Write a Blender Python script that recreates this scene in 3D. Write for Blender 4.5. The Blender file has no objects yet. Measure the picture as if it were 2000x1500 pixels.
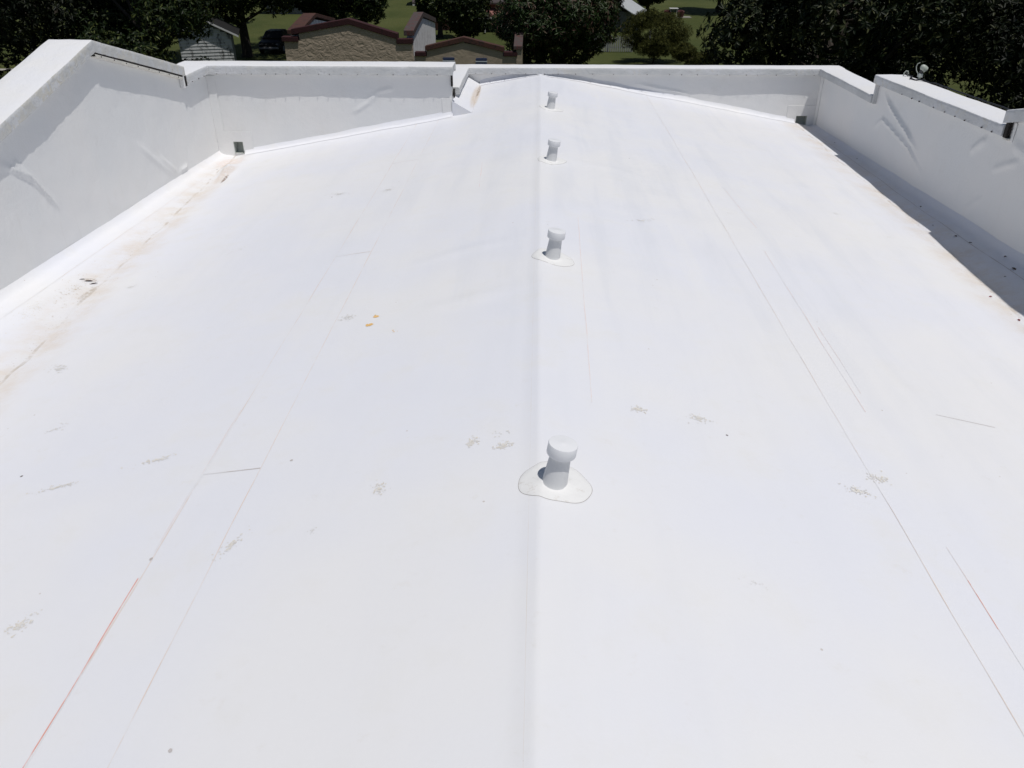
import bpy, math, random
import numpy as np
from mathutils import Vector, Matrix, noise

# ------------------------------------------------------------------ camera, sky, sun, exposure
H = 8.5                                   # camera height above the lawn
scene = bpy.context.scene
col = scene.collection
cam_d = bpy.data.cameras.new('Camera'); cam = bpy.data.objects.new('Camera', cam_d); col.objects.link(cam)
scene.camera = cam
FPX = 1560.0
TH = math.atan(910 / FPX); PS = math.atan(58 / FPX * math.cos(TH))
cam.location = (0, 0, H)
cam.rotation_euler = (math.pi / 2 - TH, 0, PS)
cam_d.sensor_fit = 'HORIZONTAL'; cam_d.sensor_width = 36.0; cam_d.lens = 36.0 * FPX / 2000.0
cam_d.clip_start = 0.05; cam_d.clip_end = 2000

SUN = Vector((0.26, -0.25, 1.2)).normalized()
w = bpy.data.worlds.new('World'); scene.world = w; w.use_nodes = True
wn = w.node_tree.nodes; wl = w.node_tree.links
sky = wn.new('ShaderNodeTexSky'); sky.sky_type = 'NISHITA'; sky.sun_disc = False
sky.sun_elevation = math.asin(SUN.z); sky.sun_rotation = math.atan2(SUN.x, SUN.y)
bgn = wn['Background']; bgn.inputs['Strength'].default_value = 0.046
wl.new(sky.outputs[0], bgn.inputs['Color'])
sun_d = bpy.data.lights.new('Sun', 'SUN'); sun_d.energy = 2.95; sun_d.angle = math.radians(0.53)
sun_d.color = (1.0, 0.97, 0.93)
sun = bpy.data.objects.new('Sun', sun_d); col.objects.link(sun)
sun.rotation_euler = SUN.to_track_quat('Z', 'Y').to_euler(); sun.location = (5, -5, 30)
vs = scene.view_settings
vs.view_transform = 'Standard'; vs.look = 'None'; vs.gamma = 1.0; vs.use_curve_mapping = False
vs.exposure = 0.0
cy = scene.cycles
cy.max_bounces = 6; cy.diffuse_bounces = 4; cy.glossy_bounces = 3; cy.transmission_bounces = 4
cy.use_denoising = True

R = random.Random(7)

# ------------------------------------------------------------------ material helpers
class NT:
    def __init__(s, name):
        s.m = bpy.data.materials.new(name); s.m.use_nodes = True
        s.n = s.m.node_tree.nodes; s.l = s.m.node_tree.links
        s.b = s.n['Principled BSDF']
    def val(s, sock, v):
        if hasattr(v, 'is_output') or isinstance(v, bpy.types.NodeSocket): s.l.new(v, sock)
        else: sock.default_value = v
    def math(s, op, a, b=0.0, c=0.0, clamp=False):
        n = s.n.new('ShaderNodeMath'); n.operation = op; n.use_clamp = clamp
        s.val(n.inputs[0], a); s.val(n.inputs[1], b); s.val(n.inputs[2], c); return n.outputs[0]
    def vmath(s, op, a, b=(0, 0, 0)):
        n = s.n.new('ShaderNodeVectorMath'); n.operation = op
        s.val(n.inputs[0], a); s.val(n.inputs[1], b)
        return n.outputs['Value'] if op in ('LENGTH', 'DOT_PRODUCT', 'DISTANCE') else n.outputs[0]
    def pos(s): return s.n.new('ShaderNodeNewGeometry').outputs['Position']
    def island(s): return s.n.new('ShaderNodeNewGeometry').outputs['Random Per Island']
    def obj(s): return s.n.new('ShaderNodeTexCoord').outputs['Object']
    def sep(s, v):
        n = s.n.new('ShaderNodeSeparateXYZ'); s.l.new(v, n.inputs[0]); return n.outputs
    def noise(s, v, scale, detail=3, rough=0.5, dist=0.0):
        n = s.n.new('ShaderNodeTexNoise'); s.val(n.inputs['Vector'], v)
        n.inputs['Scale'].default_value = scale; n.inputs['Detail'].default_value = detail
        n.inputs['Roughness'].default_value = rough; n.inputs['Distortion'].default_value = dist
        return n.outputs['Fac']
    def voro(s, v, scale, feature='F1'):
        n = s.n.new('ShaderNodeTexVoronoi'); n.feature = feature; s.val(n.inputs['Vector'], v)
        n.inputs['Scale'].default_value = scale; return n
    def ramp(s, f, a, b, lo=0.0, hi=1.0, smooth=True):
        n = s.n.new('ShaderNodeMapRange'); n.clamp = True
        if smooth: n.interpolation_type = 'SMOOTHSTEP'
        s.val(n.inputs['Value'], f)
        n.inputs['From Min'].default_value = a; n.inputs['From Max'].default_value = b
        n.inputs['To Min'].default_value = lo; n.inputs['To Max'].default_value = hi
        return n.outputs['Result']
    def mix(s, f, a, b):
        n = s.n.new('ShaderNodeMix'); n.data_type = 'RGBA'
        s.val(n.inputs[0], f)
        for i, v in ((6, a), (7, b)):
            if isinstance(v, tuple): n.inputs[i].default_value = (*v[:3], 1)
            else: s.l.new(v, n.inputs[i])
        return n.outputs[2]
    def color(s, c):
        if isinstance(c, tuple): s.b.inputs['Base Color'].default_value = (*c[:3], 1)
        else: s.l.new(c, s.b.inputs['Base Color'])
    def rough(s, r): s.val(s.b.inputs['Roughness'], r)
    def spec(s, v): s.b.inputs['Specular IOR Level'].default_value = v
    def bump(s, h, strength=0.3, dist=0.01):
        n = s.n.new('ShaderNodeBump'); n.inputs['Strength'].default_value = strength
        n.inputs['Distance'].default_value = dist; s.l.new(h, n.inputs['Height'])
        s.l.new(n.outputs[0], s.b.inputs['Normal'])

M = {}
def simple(name, c, rough=0.6, var=0.15, scale=6.0, metal=0.0, spec=0.4, bump=0.0):
    t = NT(name)
    f = t.noise(t.obj(), scale, 4)
    a = tuple(x * (1 - var) for x in c); b = tuple(min(1, x * (1 + var)) for x in c)
    t.color(t.mix(f, a, b)); t.rough(rough); t.spec(spec); t.b.inputs['Metallic'].default_value = metal
    if bump: t.bump(t.noise(t.obj(), scale * 4, 5), bump, 0.01)
    M[name] = t.m; return t.m

# ---- white membrane with its seams, chalk lines, scuffs and dirt (all marks with a place of their own)
def membrane():
    t = NT('membrane')
    p = t.pos()
    big = t.noise(p, 0.55, 3, 0.55); mid = t.noise(p, 3.0, 4, 0.6); fine = t.noise(p, 38.0, 3, 0.6)
    c = t.mix(t.ramp(big, 0.35, 0.65), (0.748, 0.756, 0.800), (0.776, 0.773, 0.780))
    c = t.mix(t.ramp(mid, 0.48, 0.80, 0, 0.45), c, (0.735, 0.725, 0.70))
    c = t.mix(t.ramp(t.noise(p, 9.0, 5, .7), .60, .80, 0, .30), c, (.66, .63, .58))
    # ripple shading painted as streaks down the length of the sheets, strongest on the far right slope
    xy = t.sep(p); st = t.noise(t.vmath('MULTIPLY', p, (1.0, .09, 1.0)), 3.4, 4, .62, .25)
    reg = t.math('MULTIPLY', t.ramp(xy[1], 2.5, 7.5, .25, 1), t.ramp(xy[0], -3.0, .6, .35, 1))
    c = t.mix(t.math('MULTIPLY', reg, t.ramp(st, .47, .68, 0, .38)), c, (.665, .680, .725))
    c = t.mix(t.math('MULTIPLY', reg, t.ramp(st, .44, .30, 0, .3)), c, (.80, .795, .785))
    # scuffs: centre, radii, colour, amount
    sc = t.noise(p, 26.0, 5, 0.75)
    def blot(cx, cy_, rx, ry, cl, amt, lo=.42, hi=.62):
        nonlocal c
        v = t.vmath('MULTIPLY', t.vmath('SUBTRACT', p, (cx, cy_, 0)), (1 / rx, 1 / ry, 0))
        m = t.ramp(t.vmath('LENGTH', v), .45, 1.0, 1, 0)
        m = t.math('MULTIPLY', m, t.ramp(sc, lo, hi, 0, amt)); c = t.mix(m, c, cl)
    # rust at the foot of the cant by the inner corner
    blot(-1.03, 13.6, .075, 1.15, (.58, .44, .28), .7, .15, .7); blot(-1.015, 14.1, .03, .65, (.28, .21, .13), .8, .32, .62)
    # dirt washed into the gutter creases (distance to the crease is stored on the mesh)
    at = t.n.new('ShaderNodeAttribute'); at.attribute_name = 'crease'; cr = at.outputs['Fac']
    cj = t.math('ADD', cr, t.math('MULTIPLY', t.math('SUBTRACT', t.noise(p, 5.0, 3), .5), .07))
    da = t.math('ABSOLUTE', cj)
    m = t.math('MULTIPLY', t.ramp(da, .006, .022, 1, 0), t.ramp(t.noise(p, 3.3, 4, .7), .44, .66, 0.05, .7))
    c = t.mix(m, c, (.40, .34, .28))
    m = t.math('MULTIPLY', t.ramp(da, .02, .42, 1, 0), t.ramp(t.noise(p, 2.4, 6, .72), .38, .72, .10, .75))
    c = t.mix(m, c, (.66, .58, .49))
    m = t.math('MULTIPLY', t.ramp(da, .0, .25, 1, 0), t.ramp(t.noise(p, 55.0, 2, .5), .66, .74, 0, .6))
    c = t.mix(m, c, (.34, .27, .22))
    blot(-4.40, 11.1, .11, .55, (.64, .54, .46), .75, .2, .7); blot(-4.33, 10.85, .03, .2, (.25, .18, .14), .9, .3, .55); blot(-4.30, 6.95, .05, .22, (.48, .42, .35), .8, .35, .6)  # narrow dark blot paints the shaded slit under the fold; the others are dirt
    blot(-4.42, 7.25, .10, .05, (.45, .39, .33), .8, .4, .6); blot(-4.62, 11.9, .25, .35, (.68, .50, .42), .6, .35, .7)
    # sparse dark specks
    v = t.voro(p, 2.6); m = t.math('MULTIPLY', t.ramp(v.outputs['Distance'], .018, .03, 1, 0), t.ramp(t.sep(v.outputs['Color'])[0], .80, .82))
    c = t.mix(m, c, (.12, .10, .10))
    v = t.voro(p, 7.0); m = t.math('MULTIPLY', t.ramp(v.outputs['Distance'], .03, .055, .6, 0), t.ramp(t.sep(v.outputs['Color'])[1], .86, .88))
    c = t.mix(m, c, (.45, .38, .32))
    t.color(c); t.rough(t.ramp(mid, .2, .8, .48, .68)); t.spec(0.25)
    t.bump(t.math('ADD', fine, t.math('MULTIPLY', mid, 1.5)), 0.07, 0.01)
    M['membrane'] = t.m
membrane()

def wallskin():
    t = NT('wall_membrane'); p = t.pos()
    c = t.mix(t.ramp(t.noise(p, 0.9, 3), .35, .65), (.758, .763, .762), (.786, .780, .768))
    c = t.mix(t.ramp(t.noise(p, 2.6, 5, .65), .55, .8, 0, .35), c, (.70, .685, .65))
    sp = t.sep(p)
    c = t.mix(t.ramp(t.noise(t.vmath('MULTIPLY', p, (5, 5, .7)), 2.0, 4, .6), .58, .8, 0, .22), c, (.66, .64, .60))
    t.color(c); t.rough(.55); t.spec(.25)
    t.bump(t.math('ADD', t.noise(p, 3.0, 4, .55), t.math('MULTIPLY', t.noise(p, 45.0, 2), .12)), .38, .03)
    M['wall_membrane'] = t.m
wallskin()

def copingmat(name, patch):
    t = NT(name); p = t.pos()
    n1 = t.noise(p, 7.0, 5, .65, .4); n2 = t.noise(p, 2.0, 4, .6)
    c = t.mix(t.ramp(n2, .35, .7), (.765, .77, .795), (.775, .77, .765))
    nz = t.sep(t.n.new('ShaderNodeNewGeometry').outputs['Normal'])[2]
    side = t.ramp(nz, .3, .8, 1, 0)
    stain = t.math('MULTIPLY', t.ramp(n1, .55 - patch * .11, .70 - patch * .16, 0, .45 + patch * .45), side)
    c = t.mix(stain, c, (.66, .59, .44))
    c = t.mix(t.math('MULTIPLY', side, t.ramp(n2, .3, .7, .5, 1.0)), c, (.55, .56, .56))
    n3 = t.noise(t.vmath('MULTIPLY', p, (1, 1, 3)), 11.0, 5, .7, .6)
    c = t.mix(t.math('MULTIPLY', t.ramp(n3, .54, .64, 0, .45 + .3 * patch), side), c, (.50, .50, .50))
    t.color(c); t.rough(.6); t.spec(.25)
    h = t.math('ADD', t.math('MULTIPLY', t.noise(p, 12.0, 5, .6, .8), 1.0), t.math('MULTIPLY', t.noise(p, 60.0, 3), .2))
    t.bump(h, .55, .02)
    M[name] = t.m
copingmat('coping_paint', 0.25); copingmat('coping_paint_chipped', 1.0)
simple('trim_bar', (.66, .64, .58), .5, .2, 9)
simple('gap_shade', (.018, .014, .012), .8, .4, 30)  # near-black colour for the shade inside the coping gaps
simple('screw', (.10, .09, .085), .5, .2, 30)
simple('sheet_metal', (.50, .53, .50), .5, .12, 8)
simple('pvc', (.78, .785, .80), .38, .03, 10, spec=.4)
simple('boot', (.70, .705, .71), .5, .05, 10, spec=.3)
linemat0 = simple('sealant', (.40, .38, .36), .7, .3, 14); FLANGE = NT('flange_sheet'); p_ = FLANGE.pos()
FLANGE.color(FLANGE.mix(FLANGE.ramp(FLANGE.noise(p_, 16, 5, .7), .56, .74, 0, .7), (.775, .772, .762), (.56, .52, .47))); FLANGE.rough(.6); FLANGE.spec(.25)
FLANGE.bump(FLANGE.noise(p_, 30, 3), .2, .01); M['flange_sheet'] = FLANGE.m
simple('flood_paint', (.40, .43, .385), .4, .1, 12)
simple('flood_dark', (.05, .05, .055), .4, .2, 12)
simple('cable_rubber', (.02, .02, .024), .5, .2, 12)
simple('stucco_outer', (.42, .37, .28), .85, .15, 2, bump=.4)
simple('leaf_dry', (.07, .045, .035), .7, .3, 30)
simple('red_leaf', (.20, .03, .03), .6, .3, 30)

# ------------------------------------------------------------------ mesh helpers
def org(o):
    v = Vector((0, 0, 0))
    while o: v += o.location; o = o.parent
    return v
class MB:
    def __init__(s): s.v = []; s.f = []
    def add(s, vs_, fs):
        k = len(s.v); s.v += [tuple(a) for a in vs_]; s.f += [tuple(i + k for i in f) for f in fs]; return s
    def box(s, x0, x1, y0, y1, z0, z1):
        return s.add([(x, y, z) for z in (z0, z1) for y in (y0, y1) for x in (x0, x1)],
                     [(0, 2, 3, 1), (4, 5, 7, 6), (0, 1, 5, 4), (2, 6, 7, 3), (0, 4, 6, 2), (1, 3, 7, 5)])
    def prism(s, poly, axis, a, b):
        # poly: 2-D outline; axis 'x','y','z' extrusion from a to b
        def P(u, v, c): return {'x': (c, u, v), 'y': (u, c, v), 'z': (u, v, c)}[axis]
        n = len(poly)
        vs_ = [P(u, v, a) for u, v in poly] + [P(u, v, b) for u, v in poly]
        fs = [tuple(range(n))[::-1], tuple(range(n, 2 * n))] + [(i, (i + 1) % n, n + (i + 1) % n, n + i) for i in range(n)]
        return s.add(vs_, fs)
    def tube(s, pts, radii, seg=8, cap=True):
        pts = [Vector(p) for p in pts]; rings = []
        if not hasattr(radii, '__len__'): radii = [radii] * len(pts)
        prev = None; vs_ = []
        for i, p in enumerate(pts):
            d = (pts[min(i + 1, len(pts) - 1)] - pts[max(i - 1, 0)]).normalized()
            if prev is None:
                a = d.orthogonal().normalized()
            else:
                a = (prev - d * prev.dot(d)).normalized()
            prev = a; b = d.cross(a)
            for k in range(seg):
                t = 2 * math.pi * k / seg; vs_.append(p + (a * math.cos(t) + b * math.sin(t)) * radii[i])
        fs = []
        for i in range(len(pts) - 1):
            for k in range(seg):
                fs.append((i * seg + k, i * seg + (k + 1) % seg, (i + 1) * seg + (k + 1) % seg, (i + 1) * seg + k))
        if cap: fs += [tuple(range(seg))[::-1], tuple((len(pts) - 1) * seg + k for k in range(seg))]
        return s.add(vs_, fs)
    def lathe(s, prof, origin=(0, 0, 0), mat=None, seg=24):
        o = Vector(origin); vs_ = []
        for r, z in prof:
            for k in range(seg):
                t = 2 * math.pi * k / seg; v = Vector((r * math.cos(t), r * math.sin(t), z))
                vs_.append(o + (mat @ v if mat else v))
        fs = []
        for i in range(len(prof) - 1):
            for k in range(seg):
                fs.append((i * seg + k, i * seg + (k + 1) % seg, (i + 1) * seg + (k + 1) % seg, (i + 1) * seg + k))
        fs += [tuple(range(seg))[::-1], tuple((len(prof) - 1) * seg + k for k in range(seg))]
        return s.add(vs_, fs)
    def grid(s, rows, keep=None):
        nr = len(rows); nc = len(rows[0]); fs = []
        for i in range(nr - 1):
            for j in range(nc - 1):
                if keep is None or keep(i, j): fs.append((i * nc + j, i * nc + j + 1, (i + 1) * nc + j + 1, (i + 1) * nc + j))
        return s.add([p for r in rows for p in r], fs)
    def build(s, name, mat, parent=None, smooth=False, bevel=0.0, local=False):
        o_ = Vector((0, 0, 0)) if (parent is None or local) else org(parent)
        me = bpy.data.meshes.new(name)
        me.from_pydata([(a[0] - o_.x, a[1] - o_.y, a[2] - o_.z) for a in s.v], [], s.f)
        me.validate(); me.update()
        me.materials.append(M[mat] if isinstance(mat, str) else mat)
        if smooth:
            me.polygons.foreach_set('use_smooth', [True] * len(me.polygons)); me.set_sharp_from_angle(angle=math.radians(38))
        ob = bpy.data.objects.new(name, me); col.objects.link(ob)
        if parent is not None: ob.parent = parent
        if bevel:
            b = ob.modifiers.new('bevel', 'BEVEL'); b.width = bevel; b.segments = 2; b.limit_method = 'ANGLE'
        return ob
def tag(o, label=None, cat=None, group=None, kind=None):
    for k, v in (('label', label), ('category', cat), ('group', group), ('kind', kind)):
        if v: o[k] = v
    return o
def thing(name, loc, label, cat, group=None, rz=0.0):
    o = bpy.data.objects.new(name, None); col.objects.link(o); o.location = loc; o.rotation_euler.z = rz
    o.empty_display_size = .2
    return tag(o, label, cat, group)
def copy_tree(o, parent=None):
    c = o.copy(); col.objects.link(c); c.parent = parent
    for ch in list(o.children): copy_tree(ch, c)
    return c
def n3(x, y, z=0.0): return noise.noise(Vector((x, y, z)))
def lerp(a, b, t): return a + (b - a) * t
def interp(t, pts):
    if t <= pts[0][0]: return pts[0][1]
    for (a, va), (b, vb) in zip(pts, pts[1:]):
        if t <= b: return va + (vb - va) * (t - a) / (b - a)
    return pts[-1][1]

# ------------------------------------------------------------------ the ground
def groundmat():
    t = NT('lawn_grass'); p = t.pos()
    c = t.mix(t.ramp(t.noise(p, .12, 4, .6), .35, .65), (.052, .066, .018), (.080, .090, .028))
    c = t.mix(t.ramp(t.noise(p, .9, 5, .7), .5, .75, 0, .6), c, (.102, .098, .036))
    c = t.mix(t.ramp(t.noise(p, 6.0, 4, .7), .45, .75, 0, .5), c, (.026, .035, .011))
    t.color(c); t.rough(.9); t.spec(.15); t.bump(t.noise(p, 9.0, 5, .8), .8, .08)
    M['lawn_grass'] = t.m
groundmat()
g = MB().add([(-400, -200, 0), (400, -200, 0), (400, 700, 0), (-400, 700, 0)], [(0, 1, 2, 3)]).build('lawn', 'lawn_grass')
tag(g, 'olive green mown lawn behind the white roof', 'lawn', kind='structure')
simple('path_concrete', (.34, .32, .28), .85, .2, 2)
pth = MB()
pl = [(x, 53.55 + .12 * n3(x * .3, 1), 0) for x in np.linspace(-75, -29.5, 40)]
pth.grid([[(x, y, .004) for x, y, _ in pl], [(x, y + .85 + .1 * n3(x * .4, 7), .004) for x, y, _ in pl]])
tag(pth.build('path', 'path_concrete'), 'pale narrow concrete path across the lawn at far left', 'path', kind='structure')

# ------------------------------------------------------------------ the white-roofed building
YN = -4.0                                                     # near end, behind the camera
XL, XR, YF1, YF2, XJ = -4.95, 4.87, 12.40, 14.73, -1.285
bld = thing('white_roofed_building', (0, 5, 0), 'large building with white membrane roof and white parapets in the foreground', 'building')

def seg_d(px, pz, pl):
    best = 9; at = 0
    L = 0; tot = sum(math.dist(a, b) for a, b in zip(pl, pl[1:]))
    for a, b in zip(pl, pl[1:]):
        dx, dz = b[0] - a[0], b[1] - a[1]; l2 = dx * dx + dz * dz; l = math.sqrt(l2)
        t = max(0, min(1, ((px - a[0]) * dx + (pz - a[1]) * dz) / l2))
        d = math.hypot(px - a[0] - t * dx, pz - a[1] - t * dz)
        if d < best: best = d; at = (L + t * l) / tot
        L += l
    return best, at
def foot_l(y): return -3.17 + .0243 * (12.4 - y)
def foot_r(y): return -3.20 + .035 * (14.64 - y)
def crease_l(y): return (foot_l(y) - .5445 + 2.335) / .293 + .07 * n3(y * .8, 3.1) + .025 * n3(y * 2.6, 9)
CR = [(-4, 3.9), (2, 4.2), (6.6, 4.365), (8.36, 4.454), (9.8, 4.517), (11.67, 4.5), (14.73, 4.53)]
def crease_r(y): return interp(y, CR) + .02 * n3(y * 1.9, 5.5)
def slope_z(x):
    if x < .03:
        d = .03 - x; z = -2.335 - .183 * d
        return z - (.10 * d if d < .085 else .0085 * max(0, 1 - (d - .085) / .5) ** 2)
    return -2.335 - .178 * (x - .03)
FOLD = [(-4.58, 11.8), (-4.48, 11.4), (-4.42, 11.1), (-4.38, 10.8)]
def wave(x, y):
    h = .004 * n3(x * .8, y * .45, 1) + .0018 * n3(x * 2.3, y * 1.6, 4)
    k_ = min(1, max(0, (y - 3) / 5))
    h += (.020 * n3(x * 3.3, y * .15, 8) + .007 * n3(x * 8.5, y * .17, 31)) * k_ * (1.0 if x > .1 else .6) * max(.25, 1 - abs(x) / 4)
    h += .008 * n3(x * 1.3 + y * .5, y * 1.3 - x * .2, 21) * k_
    if x < -3.9 and y > 10:
        d_, at_ = seg_d(x, y, FOLD)
        if d_ < .3: h += .075 * math.exp(-(d_ / .085) ** 2) * min(1, 3 * min(at_, 1 - at_) + .1)
    # shallow wrinkle running to the left seam
    if x < -1.8:
        yw = 3.35 + .05 * math.sin((x + 3) * 2.2)
        h += .006 * math.exp(-((y - yw) / .035) ** 2)
    h += .012 * math.exp(-((y - 6.6 - .25 * x) / .07) ** 2) * math.exp(-((x + .6) / .35) ** 2)
    h += .012 * math.exp(-((y - 5.5 - .2 * x) / .07) ** 2) * math.exp(-((x + .45) / .3) ** 2)
    h += .010 * math.exp(-((y - 9.3 + .2 * x) / .09) ** 2) * math.exp(-((x - .8) / .4) ** 2)
    return h
def roof_z(x, y):
    cl, cr = crease_l(y), crease_r(y)
    if x < cl:
        t = (x - XL) / (cl - XL); z = lerp(foot_l(y), slope_z(cl), t); d = x - XL
        if d < .09: z += .055 * (1 - d / .09) ** 2
    elif x > cr:
        t = (XR - x) / (XR - cr); z = lerp(foot_r(y), slope_z(cr), t); d = XR - x
        if d < .09: z += .055 * (1 - d / .09) ** 2
    else: z = slope_z(x + .010 * n3(y * .8, 17) + .004 * n3(y * 2.7, 5)) if abs(x) < .5 else slope_z(x)
    if x > 1.87 and x < cr: z -= .0015 * max(0, 1 - (x - 1.87) / .5)
    return z + wave(x, y) + H

ys = list(np.arange(YN, 1.2, .2)) + list(np.arange(1.2, 14.69, .07)) + [12.33, 12.4, 14.66, 14.73]
ys = sorted(set(round(float(v), 4) for v in ys))
fixed = sorted(set([-1.9, -1.836, -1.832, -1.499, -1.495, XJ, -1.2, -1.12, -1.04, -.97, -.12, -.085, -.055, -.03, 0, .015, .03, .045, .06, .1, .15, 1.866, 1.872]
               + [round(float(v), 3) for v in np.arange(-1.76, -1.55, .07)] + [round(float(v), 3) for v in np.arange(-.9, -.14, .07)]
               + [round(float(v), 3) for v in np.arange(-1.43, -1.3, .06)] + [round(float(v), 3) for v in np.arange(.22, 3.9, .06)]))
rows = []; cre = []
for y in ys:
    cl, cr = crease_l(y), crease_r(y)
    xs = [XL, XL + .02, XL + .045, XL + .07, XL + .09] + [lerp(XL + .13, cl, t) for t in np.linspace(0, 1, 8)]
    xs += [lerp(cl, -1.9, t) for t in np.linspace(0, 1, 42)[1:-1]] + fixed
    xs += [lerp(fixed[-1], cr, t) for t in np.linspace(0, 1, 9)[1:]] + [lerp(cr, XR - .13, t) for t in np.linspace(0, 1, 7)[1:]]
    xs += [XR - .09, XR - .07, XR - .045, XR - .02, XR]
    rows.append([(x, y, roof_z(x, y)) for x in xs])
    cre += [(x - cl) if x < 0 else (x - cr) for x in xs]
def keep(i, j):
    xm = (rows[i][j][0] + rows[i][j + 1][0]) / 2; ym = (rows[i][0][1] + rows[i + 1][0][1]) / 2
    return not (ym > YF1 and xm < XJ)
roof = MB().grid(rows, keep)
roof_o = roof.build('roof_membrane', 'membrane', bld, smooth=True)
a_ = roof_o.data.attributes.new('crease', 'FLOAT', 'POINT'); a_.data.foreach_set('value', cre)
roof_o['label'] = 'white single-ply roof membrane folded over a low ridge'

def no_crease(o):
    a = o.data.attributes.new('crease', 'FLOAT', 'POINT'); a.data.foreach_set('value', [9.0] * len(o.data.vertices))
# fillet strips at the foot of the far walls, cant by the return wall
def foot_strip(x0, x1, yw):
    rr = [[], [], [], []]
    for x in np.linspace(x0, x1, int((x1 - x0) / .06)):
        j = .008 * n3(x * 2, yw)
        for r, (dy, dz) in zip(rr, ((.10 + j, .004), (.055, .012), (.022, .032), (-.002, .085 + j))):
            r.append((x, yw - dy, roof_z(x, yw - dy) + dz))
    o = MB().grid(rr).build('foot_flashing', 'membrane', bld, smooth=True); no_crease(o)
foot_strip(-4.54, XJ, YF1); foot_strip(XJ + .25, 4.53, YF2)
cant = MB(); rr = [[], [], []]
for y in np.linspace(YF1 - .02, YF2 - .01, 36):
    w_ = .27 + .03 * n3(y, 2)
    rr[0].append((XJ + w_, y, roof_z(XJ + w_, y) + .003)); rr[1].append((XJ + w_ * .5, y, roof_z(XJ + w_, y) + .085 + .01 * n3(y * 2, 8)))
    rr[2].append((XJ - .01, y, roof_z(XJ + w_, y) + .17))
for y0_ in (0,):
    cant.grid(rr)
    e = [r[0] for r in rr] + [(XJ - .01, rr[0][0][1], rr[0][0][2] - .1)]
    cant.add(e, [(0, 1, 2, 3)])
o = cant.build('cant_strip', 'membrane', bld, smooth=False); no_crease(o)

# ---- wall skins (inner faces), wrinkled membrane
def wrinkle(s_, z_, lst):
    h = 0
    for pl, amp, wd in lst:
        d, at = seg_d(s_, z_, pl)
        if d < wd * 3: h += amp * math.exp(-(d / wd) ** 2) * min(1, 4 * min(at, 1 - at) + .15)
    return h
WL = [([(7.22, -1.96), (7.44, -2.09), (7.6, -2.19), (7.74, -2.37), (7.93, -2.62)], .022, .022), ([(7.40, -1.97), (7.61, -2.18)], .014, .02),
      ([(9.83, -2.4), (10.2, -2.68), (10.75, -3.07)], .014, .04), ([(10.36, -2.69), (10.8, -3.03)], .018, .03),
      ([(10.86, -3.03), (11.17, -3.02)], .02, .025), ([(6.4, -2.2), (7.0, -1.9)], .02, .03)]
WR = [([(11.93, -2.15), (11.53, -2.28), (11.2, -2.38), (10.99, -2.43), (10.55, -2.59)], .034, .030),
      ([(12.09, -2.63), (11.8, -2.46), (11.38, -2.52), (10.79, -2.61), (10.26, -2.81)], .026, .026),
      ([(9.25, -2.28), (9.13, -2.18), (8.97, -2.06)], .03, .035), ([(8.74, -2.35), (8.52, -2.24), (8.24, -2.12)], .02, .028),
      ([(9.06, -2.9), (8.89, -2.77), (8.75, -2.65)], .016, .028), ([(8.5, -2.0), (8.2, -2.04), (7.9, -2.0)], .02, .05)]
WF = [([(-2.8, -2.54), (-2.55, -2.39), (-2.42, -2.24)], .012, .03), ([(-2.42, -2.24), (-2.15, -2.18)], .01, .03)]
WG = [([(1.67, -2.49), (2.21, -2.59), (2.62, -2.67)], .012, .03)]
def profile(pts): return lambda s_: interp(s_, pts)
# underside-of-coping heights along each wall
TL = [(YN, -1.99), (6.9, -1.99), (6.901, -1.81), (9.26, -1.275), (11.50, -1.87), (11.501, -1.99), (12.4, -1.99)]
TR = [(YN, -1.84), (4.2, -1.84), (6.5, -1.27), (8.60, -1.80), (8.601, -1.945), (12.18, -2.035), (12.181, -2.325), (14.73, -2.325)]
def skin(name, axis, plane, s0, s1, top, zb, sgn, wr, fine0, hole=None):
    ss = sorted(set([round(float(v), 4) for v in np.arange(s0, fine0, .25)] + [round(float(v), 4) for v in np.arange(max(s0, fine0), s1, .025)]
                    + [s1] + [p[0] for p in top if s0 <= p[0] <= s1] + ([hole[0], hole[1]] if hole else [])))
    nz = 76; rows_ = []; zmax = max(p[1] for p in top) + .03; zmin = min(zb(a) for a in ss) - .15
    for s_ in ss:
        zt = interp(s_, top) + .03; b_ = zmin; r = []
        for k in range(nz + 1):
            z = min(zt, lerp(b_, zmax, k / nz))
            if hole:
                st = (zmax - b_) / nz
                if abs(z - hole[2]) < st * .5: z = hole[2]
                if abs(z - hole[3]) < st * .5: z = hole[3]
            h = wrinkle(s_, z, wr) + .004 * n3(s_ * 1.2, z * 1.4, plane) + .003 * n3(s_ * 3.7, z * 3, plane)
            if s_ in (s0, s1): h *= 0
            c = plane + sgn * h
            r.append((c, s_, z + H) if axis == 'x' else (s_, c, z + H))
        rows_.append(r)
    def kp(i, j):
        if max(rows_[i][j + 1][2], rows_[i + 1][j + 1][2]) - min(rows_[i][j][2], rows_[i + 1][j][2]) < 1e-4: return False
        if not hole: return True
        sm = (ss[i] + ss[i + 1]) / 2; zm = (rows_[i][j][2] + rows_[i][j + 1][2]) / 2 - H
        return not (hole[0] < sm < hole[1] and hole[2] < zm < hole[3])
    return MB().grid(rows_, kp).build(name, 'wall_membrane', bld, smooth=True)
HL = (-4.70, -4.56, -3.155, -2.985); HR = (4.555, 4.735, -3.185, -3.02)
skin('parapet_wall', 'x', XL, YN, YF1, TL, foot_l, 1, WL, 6.3)
skin('parapet_wall', 'x', XR, YN, YF2, TR, foot_r, -1, WR, 7.2)
skin('parapet_wall', 'y', YF1, XL, XJ, [(XL, -1.99), (XJ, -1.99)], lambda s_: -3.2, -1, WF, XL, HL)
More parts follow.
